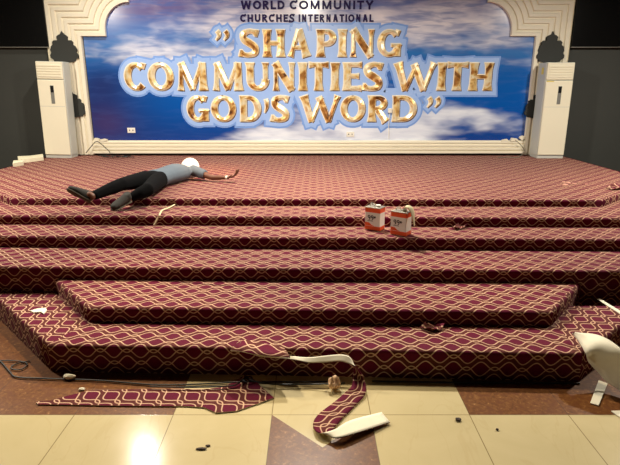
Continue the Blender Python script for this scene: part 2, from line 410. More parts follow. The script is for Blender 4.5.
# --- drawn letters: strokes with a ridge, in a unit box
def seg(a, b, w0, w1=None, n=6, fa=.0, fb=.0):
    w1 = w0 if w1 is None else w1
    out = []
    for i in range(n + 1):
        t = i / n
        w = w0 + (w1 - w0) * t + fa * max(0, 1 - t * 4.) ** 1.5 + fb * max(0, 1 - (1 - t) * 4.) ** 1.5
        out.append((a[0] + (b[0] - a[0]) * t, a[1] + (b[1] - a[1]) * t, w))
    return out
def arc(cx, cy, rx, ry, a0, a1, wt, wn, n=20):
    """thick wt at the sides, thin wn at top and foot"""
    out = []
    for i in range(n + 1):
        a = math.radians(a0 + (a1 - a0) * i / n)
        out.append((cx + rx * math.cos(a), cy + ry * math.sin(a), wn + (wt - wn) * abs(math.cos(a)) ** 1.3))
    return out
def spl(pts, k=5):
    v = catmull([Vector(p) for p in pts], k); return [(p.x, p.y, p.z) for p in v]
def glyphs(TK, TN, F):
    """letter strokes in a box one high; x runs 0..aspect (a)"""
    g = {}
    g['O'] = lambda a: [arc(a / 2, .5, a / 2 - TK / 2, .5 - TN / 2, 90, 452, TK, TN, 30)]
    g['C'] = lambda a: [arc(a / 2 + .02, .5, a / 2 - TK / 2, .5 - TN / 2, 46, 314, TK, TN, 26), seg((a * .84, .80), (a * .88, .98), TN * .6, TN * 1.2), ]
    g['G'] = lambda a: [arc(a / 2 + .02, .5, a / 2 - TK / 2, .5 - TN / 2, 46, 325, TK, TN, 26), seg((a * .84, .80), (a * .88, .98), TN * .6, TN * 1.2), seg((a - TK / 2, 0.03), (a - TK / 2, .44), TK * .9, None, 6, 0, F), seg((a - TK * 1.5, .42), (a, .42), TN * .8)]
    g['S'] = lambda a: [spl([(a * .86, .80, TN), (a * .74, .92, TN * 1.1), (a * .5, .945, TN * 1.1), (a * .22, .84, TK * .9), (a * .24, .64, TK), (a * .52, .5, TK * 1.1), (a * .80, .34, TK), (a * .78, .14, TK * .9), (a * .5, .055, TN * 1.1), (a * .24, .075, TN * 1.1), (a * .07, .2, TN)]), seg((a * .86, .76), (a * .9, .99), TN * .5, TN * 1.3), seg((a * .05, 0.01), (a * .08, .24), TN * 1.3, TN * .5)]
    g['H'] = lambda a: [seg((TK * .7, 0), (TK * .7, 1), TK, None, 8, F, F), seg((a - TK * .7, 0), (a - TK * .7, 1), TK, None, 8, F, F), seg((TK * .7, .5), (a - TK * .7, .5), TN)]
    g['A'] = lambda a: [seg((TN, 0), (a * .48, 1), TN * .9, TN * 1.2, 8, F), seg((a * .5, 1), (a - TK * .7, 0), TK, TK, 8, 0, F), seg((a * .25, .33), (a * .72, .33), TN * .9)]
    g['P'] = lambda a: [seg((TK * .7, 0), (TK * .7, 1), TK, None, 8, F, F), arc(a * .48, .70, a * .52 - TK / 2, .3 - TN / 2, 90, -90, TK * .95, TN, 16), seg((TK * .6, 1 - TN / 2), (a * .5, 1 - TN / 2), TN), seg((TK * .6, .4 + TN / 2), (a * .5, .4 + TN / 2), TN)]
    g['R'] = lambda a: [seg((TK * .7, 0), (TK * .7, 1), TK, None, 8, F, F), arc(a * .44, .72, a * .46 - TK / 2, .28 - TN / 2, 90, -90, TK * .95, TN, 16), seg((TK * .6, 1 - TN / 2), (a * .45, 1 - TN / 2), TN), seg((TK * .6, .44 + TN / 2), (a * .45, .44 + TN / 2), TN), seg((a * .45, .46), (a - TK * .5, 0), TK * .9, TK, 8, 0, F)]
    g['I'] = lambda a: [seg((a / 2, 0), (a / 2, 1), TK, None, 8, F, F)]
    g['N'] = lambda a: [seg((TN * .9, 0), (TN * .9, 1), TN * .9, None, 8, F, 0), seg((TN * .8, 1), (a - TN * .9, 0), TK, None, 8, F * .4, 0), seg((a - TN * .9, 0), (a - TN * .9, 1), TN * .9, None, 8, 0, F)]
    g['T'] = lambda a: [seg((a / 2, 0), (a / 2, 1), TK, None, 8, F, 0), seg((0.02, 1 - TN / 2), (a - .02, 1 - TN / 2), TN, None, 8, F * .8, F * .8)]
    g['E'] = lambda a: [seg((TK * .7, 0), (TK * .7, 1), TK, None, 8, F, F), seg((TK * .5, 1 - TN / 2), (a, 1 - TN / 2), TN, None, 8, 0, F * .8), seg((TK * .5, .52), (a * .86, .52), TN, None, 8, 0, F * .6), seg((TK * .5, TN / 2), (a, TN / 2), TN, None, 8, 0, F * .8)]
    g['D'] = lambda a: [seg((TK * .7, 0), (TK * .7, 1), TK, None, 8, F * .5, F * .5), arc(a * .42, .5, a * .58 - TK / 2, .5 - TN / 2, 90, -90, TK, TN, 20), seg((TK * .5, 1 - TN / 2), (a * .44, 1 - TN / 2), TN), seg((TK * .5, TN / 2), (a * .44, TN / 2), TN)]
    g['U'] = lambda a: [seg((TK * .7, .38), (TK * .7, 1), TK, None, 8, 0, F), arc(a / 2, .38, a / 2 - TK * .7, .38 - TN / 2, 180, 360, TK, TN * 1.1, 18), seg((a - TN * .9 - (TK * .7 - TN * .9), .38), (a - TK * .7, 1), TN * 1.05, None, 8, 0, F)]
    g['M'] = lambda a: [seg((TN * .9, 0), (a * .16, 1), TN, None, 8, F, 0), seg((a * .15, 1), (a * .5, .04), TK, TK * .9, 8), seg((a * .5, .04), (a * .84, 1), TN, TN, 8), seg((a * .84, 1), (a - TK * .7, 0), TK, None, 8, 0, F)]
    g['W'] = lambda a: [seg((TK * .6, 1), (a * .28, 0), TK, TK * .9, 8, F, 0), seg((a * .28, 0), (a * .53, .95), TN, TN, 8), seg((a * .47, .95), (a * .72, 0), TK, TK * .9, 8), seg((a * .72, 0), (a - TN * .8, 1), TN, TN, 8, 0, F)]
    g['L'] = lambda a: [seg((TK * .6, 0), (TK * .6, 1), TK), seg((TK * .3, TN / 2), (a, TN / 2), TN)]
    g['Y'] = lambda a: [seg((TK * .4, 1), (a / 2, .46), TK), seg((a - TK * .4, 1), (a / 2, .46), TK), seg((a / 2, .5), (a / 2, 0), TK)]
    g["'"] = lambda a: [spl([(a * .5, .86, a * .62), (a * .62, .74, a * .6), (a * .58, .55, a * .4), (a * .25, .36, a * .08)])]
    g['"'] = lambda a: [spl([(a * .18, .8, a * .26), (a * .27, .62, a * .24), (a * .25, .35, a * .16), (a * .08, .08, a * .04)]), spl([(a * .72, .8, a * .26), (a * .81, .62, a * .24), (a * .79, .35, a * .16), (a * .62, .08, a * .04)])]
    return g
_zf = [0]
def ribbon(bm, st, ox, oz, sx, sz, y0, depth, grow=0., flat=False, caps=False):
    """one stroke: chiselled (ridge) or flat with grown outline.  st: (x, y, width) in unit box"""
    P = [Vector((ox + p[0] * sx, oz + p[1] * sz)) for p in st]; Wd = [p[2] * sz + 2 * grow for p in st]
    if flat:
        if grow > 0:
            P[0] = P[0] + (P[0] - P[1]).normalized() * grow; P[-1] = P[-1] + (P[-1] - P[-2]).normalized() * grow
        def lift():
            _zf[0] += 1; return y0 - .0016 * ((_zf[0] * .6180339887) % 1.0)
        if 0 < grow < .03:
            yy = lift(); E = []
            for i in range(len(P)):
                t = P[min(i + 1, len(P) - 1)] - P[max(i - 1, 0)]; n0 = Vector((-t.y, t.x)).normalized() * Wd[i] / 2
                E.append((bm.verts.new((P[i].x + n0.x, yy, P[i].y + n0.y)), bm.verts.new((P[i].x - n0.x, yy, P[i].y - n0.y))))
            for e0, e1 in zip(E, E[1:]): bm.faces.new((e0[0], e0[1], e1[1], e1[0]))
            return
        for i in range(len(P) - 1):
            t = P[i + 1] - P[i]
            if t.length < 1e-6: continue
            n0 = Vector((-t.y, t.x)).normalized(); yy = lift()
            q = [P[i] + n0 * Wd[i] / 2, P[i] - n0 * Wd[i] / 2, P[i + 1] - n0 * Wd[i + 1] / 2, P[i + 1] + n0 * Wd[i + 1] / 2]
            bm.faces.new([bm.verts.new((c.x, yy, c.y)) for c in q])
        for i in range(len(P) if grow > .03 or grow == 0 else 0):
            if i in (0, len(P) - 1) or (grow > 0 and i in (1, len(P) - 2)): continue
            yy = lift(); r = Wd[i] / 2 if 0 < i < len(P) - 1 else grow * .6
            bm.faces.new([bm.verts.new((P[i].x + r * math.cos(k * PI / 8), yy, P[i].y - r * math.sin(k * PI / 8))) for k in range(16)][::-1])
        return
    L, M, R_ = [], [], []
    for i in range(len(P)):
        t = (P[min(i + 1, len(P) - 1)] - P[max(i - 1, 0)]).normalized(); nrm = Vector((-t.y, t.x)); h = Wd[i] / 2
        a, b = P[i] + nrm * h, P[i] - nrm * h
        L.append(bm.verts.new((a.x, y0, a.y))); R_.append(bm.verts.new((b.x, y0, b.y)))
        if not flat: M.append(bm.verts.new((P[i].x, y0 - depth * min(1., Wd[i] / (.16 * sz)), P[i].y)))
    for i in range(len(P) - 1):
        if flat: bm.faces.new((L[i], L[i + 1], R_[i + 1], R_[i]))
        else:
            bm.faces.new((L[i], L[i + 1], M[i + 1], M[i])); bm.faces.new((M[i], M[i + 1], R_[i + 1], R_[i]))
    if not flat:
        bm.faces.new((L[0], M[0], R_[0])); bm.faces.new((L[-1], R_[-1], M[-1]))
def write(entries, ytop, ybase, G, bms, y0=0., depth=.02):
    """entries: (char, px0, px1); bms: list of (bmesh, grow, flat, y)"""
    for ch, x0, x1 in entries:
        ym = (ytop + ybase) / 2
        ax, az = W(x0, ym)[0], W(x0, ybase)[1]; bx_, bz_ = W(x1, ym)[0], W(x0, ytop)[1]
        H = bz_ - az; a = (bx_ - ax) / H
        for s in G[ch](a):
            for (b, grow, flat, yy) in bms: ribbon(b, s, ax, az, H, H, yy, depth, grow, flat, flat and False)
def gold_material():
    m = NT('printed_gold'); oc = m.coord()
    nz = m.noise(m.mapping(oc, (1, 1, 1.0), (0, 0, 0), (0, .5, 0)), 3.6, 2, .5, 1.2); n2 = m.noise(oc, 12, 2)
    f = m.ma('ADD', m.ma('MULTIPLY', nz, .8), m.ma('MULTIPLY', n2, .2))
    col = m.ramp(f, [(.32, srgb(92, 52, 24)), (.41, srgb(186, 128, 62)), (.48, srgb(244, 206, 132)), (.58, srgb(255, 242, 206)), (.7, srgb(226, 176, 104))])
    m.set(Base_Color=col, Roughness=.28, Metallic=.35)
    return m.m
GOLD = gold_material()
GLOW1 = plain('pale_blue_halo', srgb(160, 192, 246), .35, var=.05, scale=5); GLOW0 = plain('blue_halo_rim', srgb(124, 164, 232), .35, var=.08, scale=5)
GG = glyphs(.24, .13, .10)
gold_lines = [
    ([('"', 215, 230)], 29, 41), ([('S', 239.7, 259), ('H', 263, 285), ('A', 287.5, 311), ('P', 316.5, 336), ('I', 337.2, 347.8), ('N', 350.5, 374), ('G', 377.4, 400.6)], 30, 56.6),
    ([('C', 124.3, 147.4), ('O', 148.6, 173.5), ('M', 177.4, 207.6), ('M', 213, 243), ('U', 246, 270), ('N', 273, 295), ('I', 298.4, 307.4), ('T', 309, 328.6), ('I', 330.6, 339.4), ('E', 343, 361.3), ('S', 363.2, 382.6),
      ('W', 394, 435.8), ('I', 437, 446.4), ('T', 447, 467.6), ('H', 469.2, 492.6)], 63.2, 90.2),
    ([('G', 187, 208.4), ('O', 211.6, 235.8), ('D', 239.7, 261), ("'", 263.6, 269.2), ('S', 271.4, 289), ('W', 300.4, 340), ('O', 341, 365), ('R', 368, 389), ('D', 392, 416.5)], 96.2, 121.4),
    ([('"', 426.6, 441.4)], 95.8, 108)]
bg, b0, b1, bc, bd = NB(), NB(), NB(), NB(), NB()
for ent, t, b in gold_lines:
    small = len(ent) == 1
    write([(c_, p_ + .45, q_ + .45) for c_, p_, q_ in ent], t + .5, b + .5, GG, [(bd, .010, True, YB - .0078)])
    write([(c_, p_ - .35, q_ - .35) for c_, p_, q_ in ent], t - .35, b - .35, GG, [(bc, .012, True, YB - .0100)])
    write(ent, t, b, GG, [(bg, 0, False, YB - .0125), (b0, .115 if not small else .09, True, YB - .0015), (b1, .085 if not small else .06, True, YB - .0055)], YB, .02)
for (x0, x1, t, bt) in ((242, 400, 31, 63), (126, 384, 64, 90), (401, 491, 64, 90), (189, 288, 88, 120), (305, 385, 88, 120), (380, 415, 88, 120)):
    ym = (t + bt) / 2; q = [(W(x0, ym)[0], W(310, bt)[1]), (W(x1, ym)[0], W(310, bt)[1]), (W(x1, ym)[0], W(310, t)[1]), (W(x0, ym)[0], W(310, t)[1])]
    b1.faces.new([b1.verts.new((a_, YB - .0052, c_)) for a_, c_ in q])
KEEP.add(id(b0)); KEEP.add(id(b1))
KEEP.add(id(bc)); KEEP.add(id(bd)); obj('lettering_highlight', bc, plain('cream_letter_edge', srgb(250, 240, 214), .35, var=.03), banner); obj('lettering_shadow', bd, plain('brown_letter_edge', srgb(92, 58, 36), .4, var=.1), banner)
tag(obj('lettering_halo_rim', b0, GLOW0, banner)); tag(obj('lettering_halo', b1, GLOW1, banner))
tag(obj('gold_lettering', bg, GOLD, banner), 'chiselled gold slogan lettering')
HEAD = plain('heading_ink', srgb(38, 26, 78), .45, var=.1, spec=.15)
GH = glyphs(.25, .23, 0.)
def heading(text, x0, x1, t, b):
    wd = {'W': 1.35, 'M': 1.12, 'O': 1.0, 'I': .3, 'C': .88, 'D': .9, 'N': .9, 'U': .9, 'H': .9, 'A': .98, 'L': .68, 'T': .78, 'E': .72, 'R': .84, 'S': .76, 'Y': .86, ' ': .38}
    gap = .14; tot = sum(wd[c] + gap for c in text) - gap; k = (x1 - x0) / tot; x = x0; e = []
    for c in text:
        if c != ' ': e.append((c, x, x + wd[c] * k))
        x += (wd[c] + gap) * k
    for q in e:
        bmh = NB(); write([q], t, b, GH, [(bmh, 0.0, True, YB - .0092)], YB, .01); KEEP.add(id(bmh))
        obj('heading_letter', bmh, HEAD, banner)
heading('WORLD', 240.6, 284.6, .6, 9.4); heading('COMMUNITY', 289.5, 373.5, .6, 9.4); heading('CHURCHES', 240, 294.5, 14.4, 22); heading('INTERNATIONAL', 298.5, 373.5, 14.4, 22)

# ------------------------------------------------------------------ white fluted surround of the banner
WHITE = plain('cream_white_gloss', srgb(236, 228, 206), .42, var=.04, scale=6)
GREYLEAF = plain('dark_grey_leaf', srgb(44, 46, 43), .7, var=.1, scale=20)
sur = empty('banner_surround', (0, YW - .03, ST), 'white fluted surround with stepped corners framing the blue banner', 'frame')
YF = YW - .05
XC = W(308.5, 60)[0]
def wx(px, py=36): return W(px, py)[0] - XC
def wz(py): return W(310, py)[1]
xin = -(abs(wx(84, 60)) + abs(wx(531.5, 60))) / 2; xst = xin + .425; zst = wz(36.5)
zv, RA = .10, .44                      # short upright, then a quarter circle whose centre lies on the print side
acx, acz = xst + RA, zst + zv
OUTW = .60
def contour(t):
    """the stepped edge, moved outwards by t; the mouldings that meet at the corners are mitred"""
    pts = [(xin - t, ST + .02), (xin - t, zst + t)]
    r = RA + t
    if t <= zv:
        pts += [(xst - t, zst + t), (xst - t, acz)]; a0 = 0.
    else:
        a0 = math.asin(min(1., (t - zv) / r)); p = (acx - r * math.cos(a0), zst + t); pts += [p, p]
    a1 = math.acos(min(1., t / r)) if t > 0 else PI / 2
    a1 = max(a1, a0 + .01)
    pts += [(acx - r * math.cos(a0 + (a1 - a0) * i / 12), acz + r * math.sin(a0 + (a1 - a0) * i / 12)) for i in range(1, 13)]
    pts += [(acx - t, acz + RA + 1.05)]
    return pts
xe = acx
def surround_side(mirror):
    bm = NB()
    NR = 6; wr = OUTW / NR
    prof = [(0, 0.0), (0, -.05)]
    for k in range(NR):
        o_ = k * wr
        prof += [(o_ + wr * .10, -.065), (o_ + wr * .62, -.065), (o_ + wr * .72, -.038), (o_ + wr * .98, -.038)] if k else [(wr * .04, -.075), (wr * .62, -.075), (wr * .72, -.038), (wr * .98, -.038)]
    prof += [(OUTW, -.06), (OUTW, 0)]
    rows = []
    for (t, dy) in prof:
        r = []
        for x, z in contour(t):
            r.append(bm.verts.new((XC + (x if not mirror else -x), YF + .05 + dy, z)))
        rows.append(r)
    for A, B in zip(rows, rows[1:]):
        for i in range(len(A) - 1): bm.faces.new((A[i], A[i + 1], B[i + 1], B[i]))
    bmesh.ops.dissolve_degenerate(bm, dist=.0005, edges=bm.edges); return bm
for mir in (False, True): obj('fluted_moulding', surround_side(mir), WHITE, sur)
# flat white board that carries the mouldings above the corners
for s in (-1, 1):
    x0, x1 = XC + s * (abs(xin) + OUTW - .01), XC + s * (abs(xe) + .02)
    zb_ = zst + OUTW - .015
    obj('backing_board', box(NB(), (min(x0, x1), YF + .020, zb_), (max(x0, x1), YF + .048, 4.45)), WHITE, sur)
# low ridged sill under the print
zs = wz(140.3)
bm = NB(); pr = [(0., 0.)]
hh = zs - (ST + .045); N = 4
pf = [(YF + .05, ST + .045), (YF - .05, ST + .045)]
for k in range(N):
    z0 = ST + .045 + hh * k / N; z1 = ST + .045 + hh * (k + 1) / N
    pf += [(YF - .05 + .012 * k, z0 + .006), (YF - .05 + .012 * k, z1 - .022), (YF - .015 + .008 * k, z1 - .016), (YF - .015 + .008 * k, z1 - .002)]
pf += [(YF + .05, zs)]
xa, xb = XC + xin + .0, XC - xin
A = [bm.verts.new((xa, y, z)) for y, z in pf]; B = [bm.verts.new((xb, y, z)) for y, z in pf]
for i in range(len(pf)): bm.faces.new((A[i], B[i], B[(i + 1) % len(pf)], A[(i + 1) % len(pf)]))
bm.faces.new(A); bm.faces.new(B[::-1])
obj('sill_moulding', bm, WHITE, sur)
# chipped plaster at the sill's two ends
for (px, py, n) in ((97, 139, 5), (104, 139.5, 4), (513, 139, 6), (505, 140.2, 4), (521, 137, 3)):
    x, z = W(px, py); bm = NB()
    pts = [(x + random.uniform(.03, .075) * math.cos(t) * 1.3, z - .01 + random.uniform(.02, .05) * math.sin(t)) for t in [2 * PI * i / 9 for i in range(9)]]
    prism(bm, pts, YF - .02, YF + .03); obj('plaster_chip', bm, WHITE, sur)
# leaf motifs
LEAF = [(0, .5), (.06, .40), (.14, .37), (.20, .32), (.18, .21), (.31, .21), (.37, .15), (.36, .07), (.43, .02), (.47, -.10), (.44, -.18), (.5, -.27), (.49, -.35), (.40, -.40), (.37, -.46), (.22, -.48), (.12, -.5), (0, -.5)]
def leaf(px, py, wpx, hpx, yy, s=1):
    x, z = W(px, py); sx, sz = wpx / 57., hpx / 55.5
    pts = [(x + a * sx, z + b * sz) for a, b in LEAF] + [(x - a * sx, z + b * sz) for a, b in LEAF[-2:0:-1]]
    bm = NB(); prism(bm, pts[::-1], yy - .02, yy + .03); return obj('leaf_motif', bm, GREYLEAF, sur)
for (px, py) in ((65, 47.2), (549.5, 47.5)): leaf(px, py, 27.5, 28.5, YF - .02)
for (px, py) in ((74.5, 104), (535.5, 105)): leaf(px, py, 23.5, 25, YF - .02)

# sockets and a little box with its cable, on the print
PLAST = plain('white_plastic', srgb(238, 234, 222), .35, var=.03)
SOCKD = plain('socket_slots', srgb(60, 58, 54), .5)
for (px, py, lab) in ((131.5, 130.3, 'white wall socket on the dark blue end of the banner'), (350.3, 134.2, 'white wall socket on the pale cloud near the banner foot')):
    x, z = W(px, py); t = empty('wall_socket', (x, YB, z - .045), lab, 'socket', 'wall sockets on the banner')
    obj('plate', box(NB(), (x - .07, YB - .014, z - .045), (x + .07, YB - .001, z + .045), .004), PLAST, t)
    for sx in (-.03, .03): obj('slot', box(NB(), (x + sx - .008, YB - .0155, z - .012), (x + sx + .008, YB - .0135, z + .012)), SOCKD, t)
x, z = W(389.6, 110.5)
t = empty('junction_box', (x, YB - .03, z), 'small white box with a thin cable hanging over the letter R', 'switch')
obj('box_body', box(NB(), (x - .035, YB - .065, z - .04), (x + .035, YB - .032, z + .04), .006), PLAST, t)
x2, z2 = W(388.6, 138.5)
obj('cable', tube(NB(), catmull([(x, YB - .04, z - .03), (x - .01, YB - .038, (z + z2) / 2), (x2, YB - .036, z2)]), .006), PLAST, t)

# ------------------------------------------------------------------ standing air conditioners
ACW = plain('ac_cream_enamel', srgb(233, 226, 202), .35, var=.03, scale=3); ACG = plain('ac_grey_side', srgb(196, 198, 190), .45, var=.04, scale=3)
ACD = plain('ac_display_black', srgb(28, 28, 30), .25); ACGR = plain('ac_control_grey', srgb(120, 120, 114), .4); YEL = plain('yellow_sticker', srgb(226, 204, 96), .5)
def air_con(pxl, pxr, lab, sticker, base_py=158.0, top_py=61.2):
    a, b = onz(pxl, base_py, ST + .004), onz(pxr, base_py, ST + .004)
    x0, x1, y = a.x, b.x, a.y; wd = x1 - x0; y1 = YF - .085; cx = (x0 + x1) / 2; z0 = ST
    H = ony(310, top_py, y).z - z0
    t = empty('air_conditioner', (cx, (y + y1) / 2, z0), lab, 'air conditioner', 'standing air conditioners at the banner ends')
    obj('plinth', box(NB(), (x0 + .01, y + .02, z0 + .001), (x1 - .01, y1, z0 + .05), .006), ACG, t)
    obj('body', box(NB(), (x0, y + .03, z0 + .05), (x1, y1, z0 + H), .012), ACG, t)
    obj('front_panel', box(NB(), (x0 + .012, y, z0 + .06), (x1 - .012, y + .032, z0 + H * .815), .01), ACW, t)
    bm = NB(); box(bm, (x0 + .012, y + .005, z0 + H * .825), (x1 - .012, y + .034, z0 + H - .006), .008)
    go = obj('outlet_frame', bm, ACW, t)
    bm = NB()
    for k in range(5):
        zz = z0 + H * (.845 + .026 * k)
        box(bm, (x0 + .035, y - .004, zz), (x1 - .035, y + .008, zz + .030), .004)
    obj('louvre', bm, ACW, go)
    dx = cx + .02
    d = obj('control_strip', box(NB(), (dx - .03, y - .006, z0 + H * .575), (dx + .03, y + .003, z0 + H * .76), .004), ACGR, t)
    obj('display', box(NB(), (dx - .025, y - .010, z0 + H * .69), (dx + .025, y - .003, z0 + H * .755), .003), ACD, d)
    obj('panel_seam', box(NB(), (x0 + .02, y - .002, z0 + H * .545), (x1 - .02, y + .004, z0 + H * .549)), ACG, t)
    if sticker:
        obj('rating_sticker', box(NB(), (x0 - .003, y + .12, z0 + H * .88), (x0 + .002, y + .2, z0 + H * .95)), YEL, t)
        obj('rating_sticker', box(NB(), (x0 + .02, y - .004, z0 + H * .805), (x0 + .14, y + .004, z0 + H * .815)), YEL, t)
    return t
tilted = air_con(45, 71.5, 'white standing air conditioner beside the sprawled man, with plain side', False)
tilted.rotation_euler.y = math.radians(1.2)
air_con(536.8, 564.0, 'white standing air conditioner with yellow sticker, far from the man', True, 158.4, 62.2)

# ------------------------------------------------------------------ televisions on the dark wall
SCR = plain('screen_black', srgb(14, 14, 14), .18, var=.02, spec=.5); SILV = plain('silver_edge', srgb(150, 148, 140), .35, .6)
for (px, s, lab) in ((48.5, -1, 'black wall television with silver lower edge, above the plaster slabs'), (571.5, 1, 'black wall television with silver lower edge, beyond the yellow-stickered air conditioner')):
    x = ony(px, 47, YW - .09).x; z = ony(310, 47.6, YW - .09).z; xo = x + s * 1.45
    t = empty('television', ((x + xo) / 2, YW, z), lab, 'television', 'televisions on the dark wall')
    obj('screen', box(NB(), (min(x, xo), YW - .09, z + .012), (max(x, xo), YW - .03, z + .84), .006), SCR, t)
    obj('lower_edge', box(NB(), (min(x, xo), YW - .094, z), (max(x, xo), YW - .03, z + .013), .002), SILV, t)
    obj('wall_bracket', box(NB(), ((x + xo) / 2 - .2, YW - .031, z + .25), ((x + xo) / 2 + .2, YW - .002, z + .6), .004), SCR, t)

# ------------------------------------------------------------------ rubble at the stage edge
PLASTER = plain('broken_plaster', srgb(228, 220, 190), .8, var=.1, scale=25)
def chunk(name, pts_xy, z0, h, lab, cat, mat, group=None, jag=.004):
    bm = NB(); n = len(pts_xy)
    A = [bm.verts.new((p[0], p[1], z0)) for p in pts_xy]; B = [bm.verts.new((p[0] + random.uniform(-jag, jag), p[1] + random.uniform(-jag, jag), z0 + h * random.uniform(.85, 1.1))) for p in pts_xy]
    bm.faces.new(A[::-1]); bm.faces.new(B)
    for i in range(n): bm.faces.new((A[i], A[(i + 1) % n], B[(i + 1) % n], B[i]))
    bmesh.ops.bevel(bm, geom=list(bm.edges), offset=min(.004, h * .2), segments=1, affect='EDGES')
    o = obj(name, bm, mat); return tag(rebase(o), lab, cat, group)
def pxpoly(pts, z): return [onz(a, b, z)[:2] for a, b in pts]
chunk('plaster_chunk', pxpoly([(18, 160.6), (30, 159.6), (43.5, 158.4), (44, 160.5), (30, 162.4), (19, 163.5)], ST), ST + .001, .07, 'longer white plaster slab touching the air conditioner on the stage edge', 'rubble', PLASTER, 'plaster slabs on the stage edge')
chunk('plaster_chunk', pxpoly([(14, 164.5), (24, 163.8), (24, 165.4), (13, 167.3)], ST), ST + .001, .06, 'shorter white plaster slab lying nearest the empty stage edge', 'rubble', PLASTER, 'plaster slabs on the stage edge')

# ------------------------------------------------------------------ the man lying on the stage
SKIN = NT('brown_skin'); SKIN.set(Base_Color=SKIN.mix(SKIN.noise(SKIN.coord(), 20, 3), srgb(96, 58, 40), srgb(122, 76, 52)), Roughness=.5)
SHIRT = plain('grey_blue_jersey', srgb(92, 102, 112), .85, var=.1, scale=12); TROU = plain('black_trouser_cloth', srgb(12, 12, 13), .95, var=.2, scale=14, spec=.1)
CAPM = plain('white_cap_cloth', srgb(236, 236, 232), .75, var=.04); SHOE = plain('dark_shoe_canvas', srgb(44, 40, 34), .8, var=.15, scale=30); SOLE = plain('brown_shoe_sole', srgb(70, 60, 44), .85, var=.15, scale=30)
STRAP = plain('pale_wrist_band', srgb(226, 218, 200), .5)
def loft(bm, rings, n=16):
    """rings: (centre, half width, half height, side vector or None)"""
    R = []
    for i, (c, rw, rh, sv) in enumerate(rings):
        c = Vector(c); t = (Vector(rings[min(i + 1, len(rings) - 1)][0]) - Vector(rings[max(i - 1, 0)][0])).normalized()
        s = Vector(sv).normalized() if sv else t.cross(Vector((0, 0, 1)))
        s = (s - t * s.dot(t)).normalized(); u = s.cross(t).normalized()
        R.append([bm.verts.new(c + s * rw * math.cos(2 * PI * k / n) + u * rh * math.sin(2 * PI * k / n)) for k in range(n)])
    for A, B in zip(R, R[1:]):
        for k in range(n): bm.faces.new((A[k], A[(k + 1) % n], B[(k + 1) % n], B[k]))
    bm.faces.new(R[0][::-1]); bm.faces.new(R[-1]); return bm
def ball(bm, c, r, sc=(1, 1, 1), rot=None):
    M_ = Matrix.Translation(Vector(c)) @ (rot.to_4x4() if rot else Matrix.Identity(4)) @ Matrix.Diagonal((*[r * s for s in sc], 1))
    bmesh.ops.create_uvsphere(bm, u_segments=18, v_segments=12, radius=1, matrix=M_)
def fuse(name, bm, mat, parent, voxel=.012, smooth_it=4, flatten=None):
    me = bpy.data.meshes.new('tmp'); bmesh.ops.recalc_face_normals(bm, faces=bm.faces); bm.to_mesh(me); bm.free()
    t = bpy.data.objects.new('tmp', me); COL.objects.link(t)
    r = t.modifiers.new('r', 'REMESH'); r.mode = 'VOXEL'; r.voxel_size = voxel; r.use_smooth_shade = True
    if smooth_it:
        s = t.modifiers.new('s', 'SMOOTH'); s.iterations = smooth_it; s.factor = .5
    dg = bpy.context.evaluated_depsgraph_get(); dg.update()
    ev = t.evaluated_get(dg); nm = bpy.data.meshes.new_from_object(ev)
    bpy.data.objects.remove(t); b2 = bmesh.new(); b2.from_mesh(nm); bpy.data.meshes.remove(nm)
    if flatten:
        for v in b2.verts: flatten(v)
    return obj(name, b2, mat, parent, True)
FZ = ST
hipc = Vector((-1.93, 6.40, FZ + .105)); chest = Vector((-1.74, 6.92, FZ + .115)); neck = Vector((-1.68, 7.05, FZ + .105)); headc = Vector((-1.645, 7.17, FZ + .112))
spine = (chest - hipc).normalized(); side = spine.cross(Vector((0, 0, 1))).normalized()          # towards the outstretched arm
def along(k, s=0, z=0): return hipc + spine * k + side * s + Vector((0, 0, z))
man = empty('person', (-1.9, 6.4, FZ), 'man in grey shirt, black trousers and white cap lying with one arm outstretched', 'person')
shF = chest + spine * .12 + side * .185; shB = chest + spine * .12 - side * .185
elF = Vector((-1.23, 6.86, FZ + .06)); wrF = onz(228, 178.6, FZ + .05); wrF = Vector((wrF.x, wrF.y, FZ + .062))
elF = shF.lerp(wrF, .53) + Vector((0, -.03, .0)); elF.z = FZ + .055
hipF = along(-.02, .10); hipB = along(-.02, -.10)
anB = onz(93, 196, FZ + .10); anF = onz(130.5, 198.0, FZ + .05); 
knB = onz(121, 184.5, FZ + .16); knF = onz(147, 190.0, FZ + .12)
def leg(h, k, a, w=0.):
    return [(h + (h - k) * .12, .09 + w, .09 + w, None), (h, .092 + w, .092 + w, None), (h.lerp(k, .5), .078 + w, .078 + w, None), (k, .06 + w, .06 + w, None), (k.lerp(a, .35), .056 + w, .056 + w, None), (k.lerp(a, .8), .042 + w, .042 + w, None), (a, .036 + w, .036 + w, None), (a + (a - k) * .08, .034 + w, .034 + w, None)]
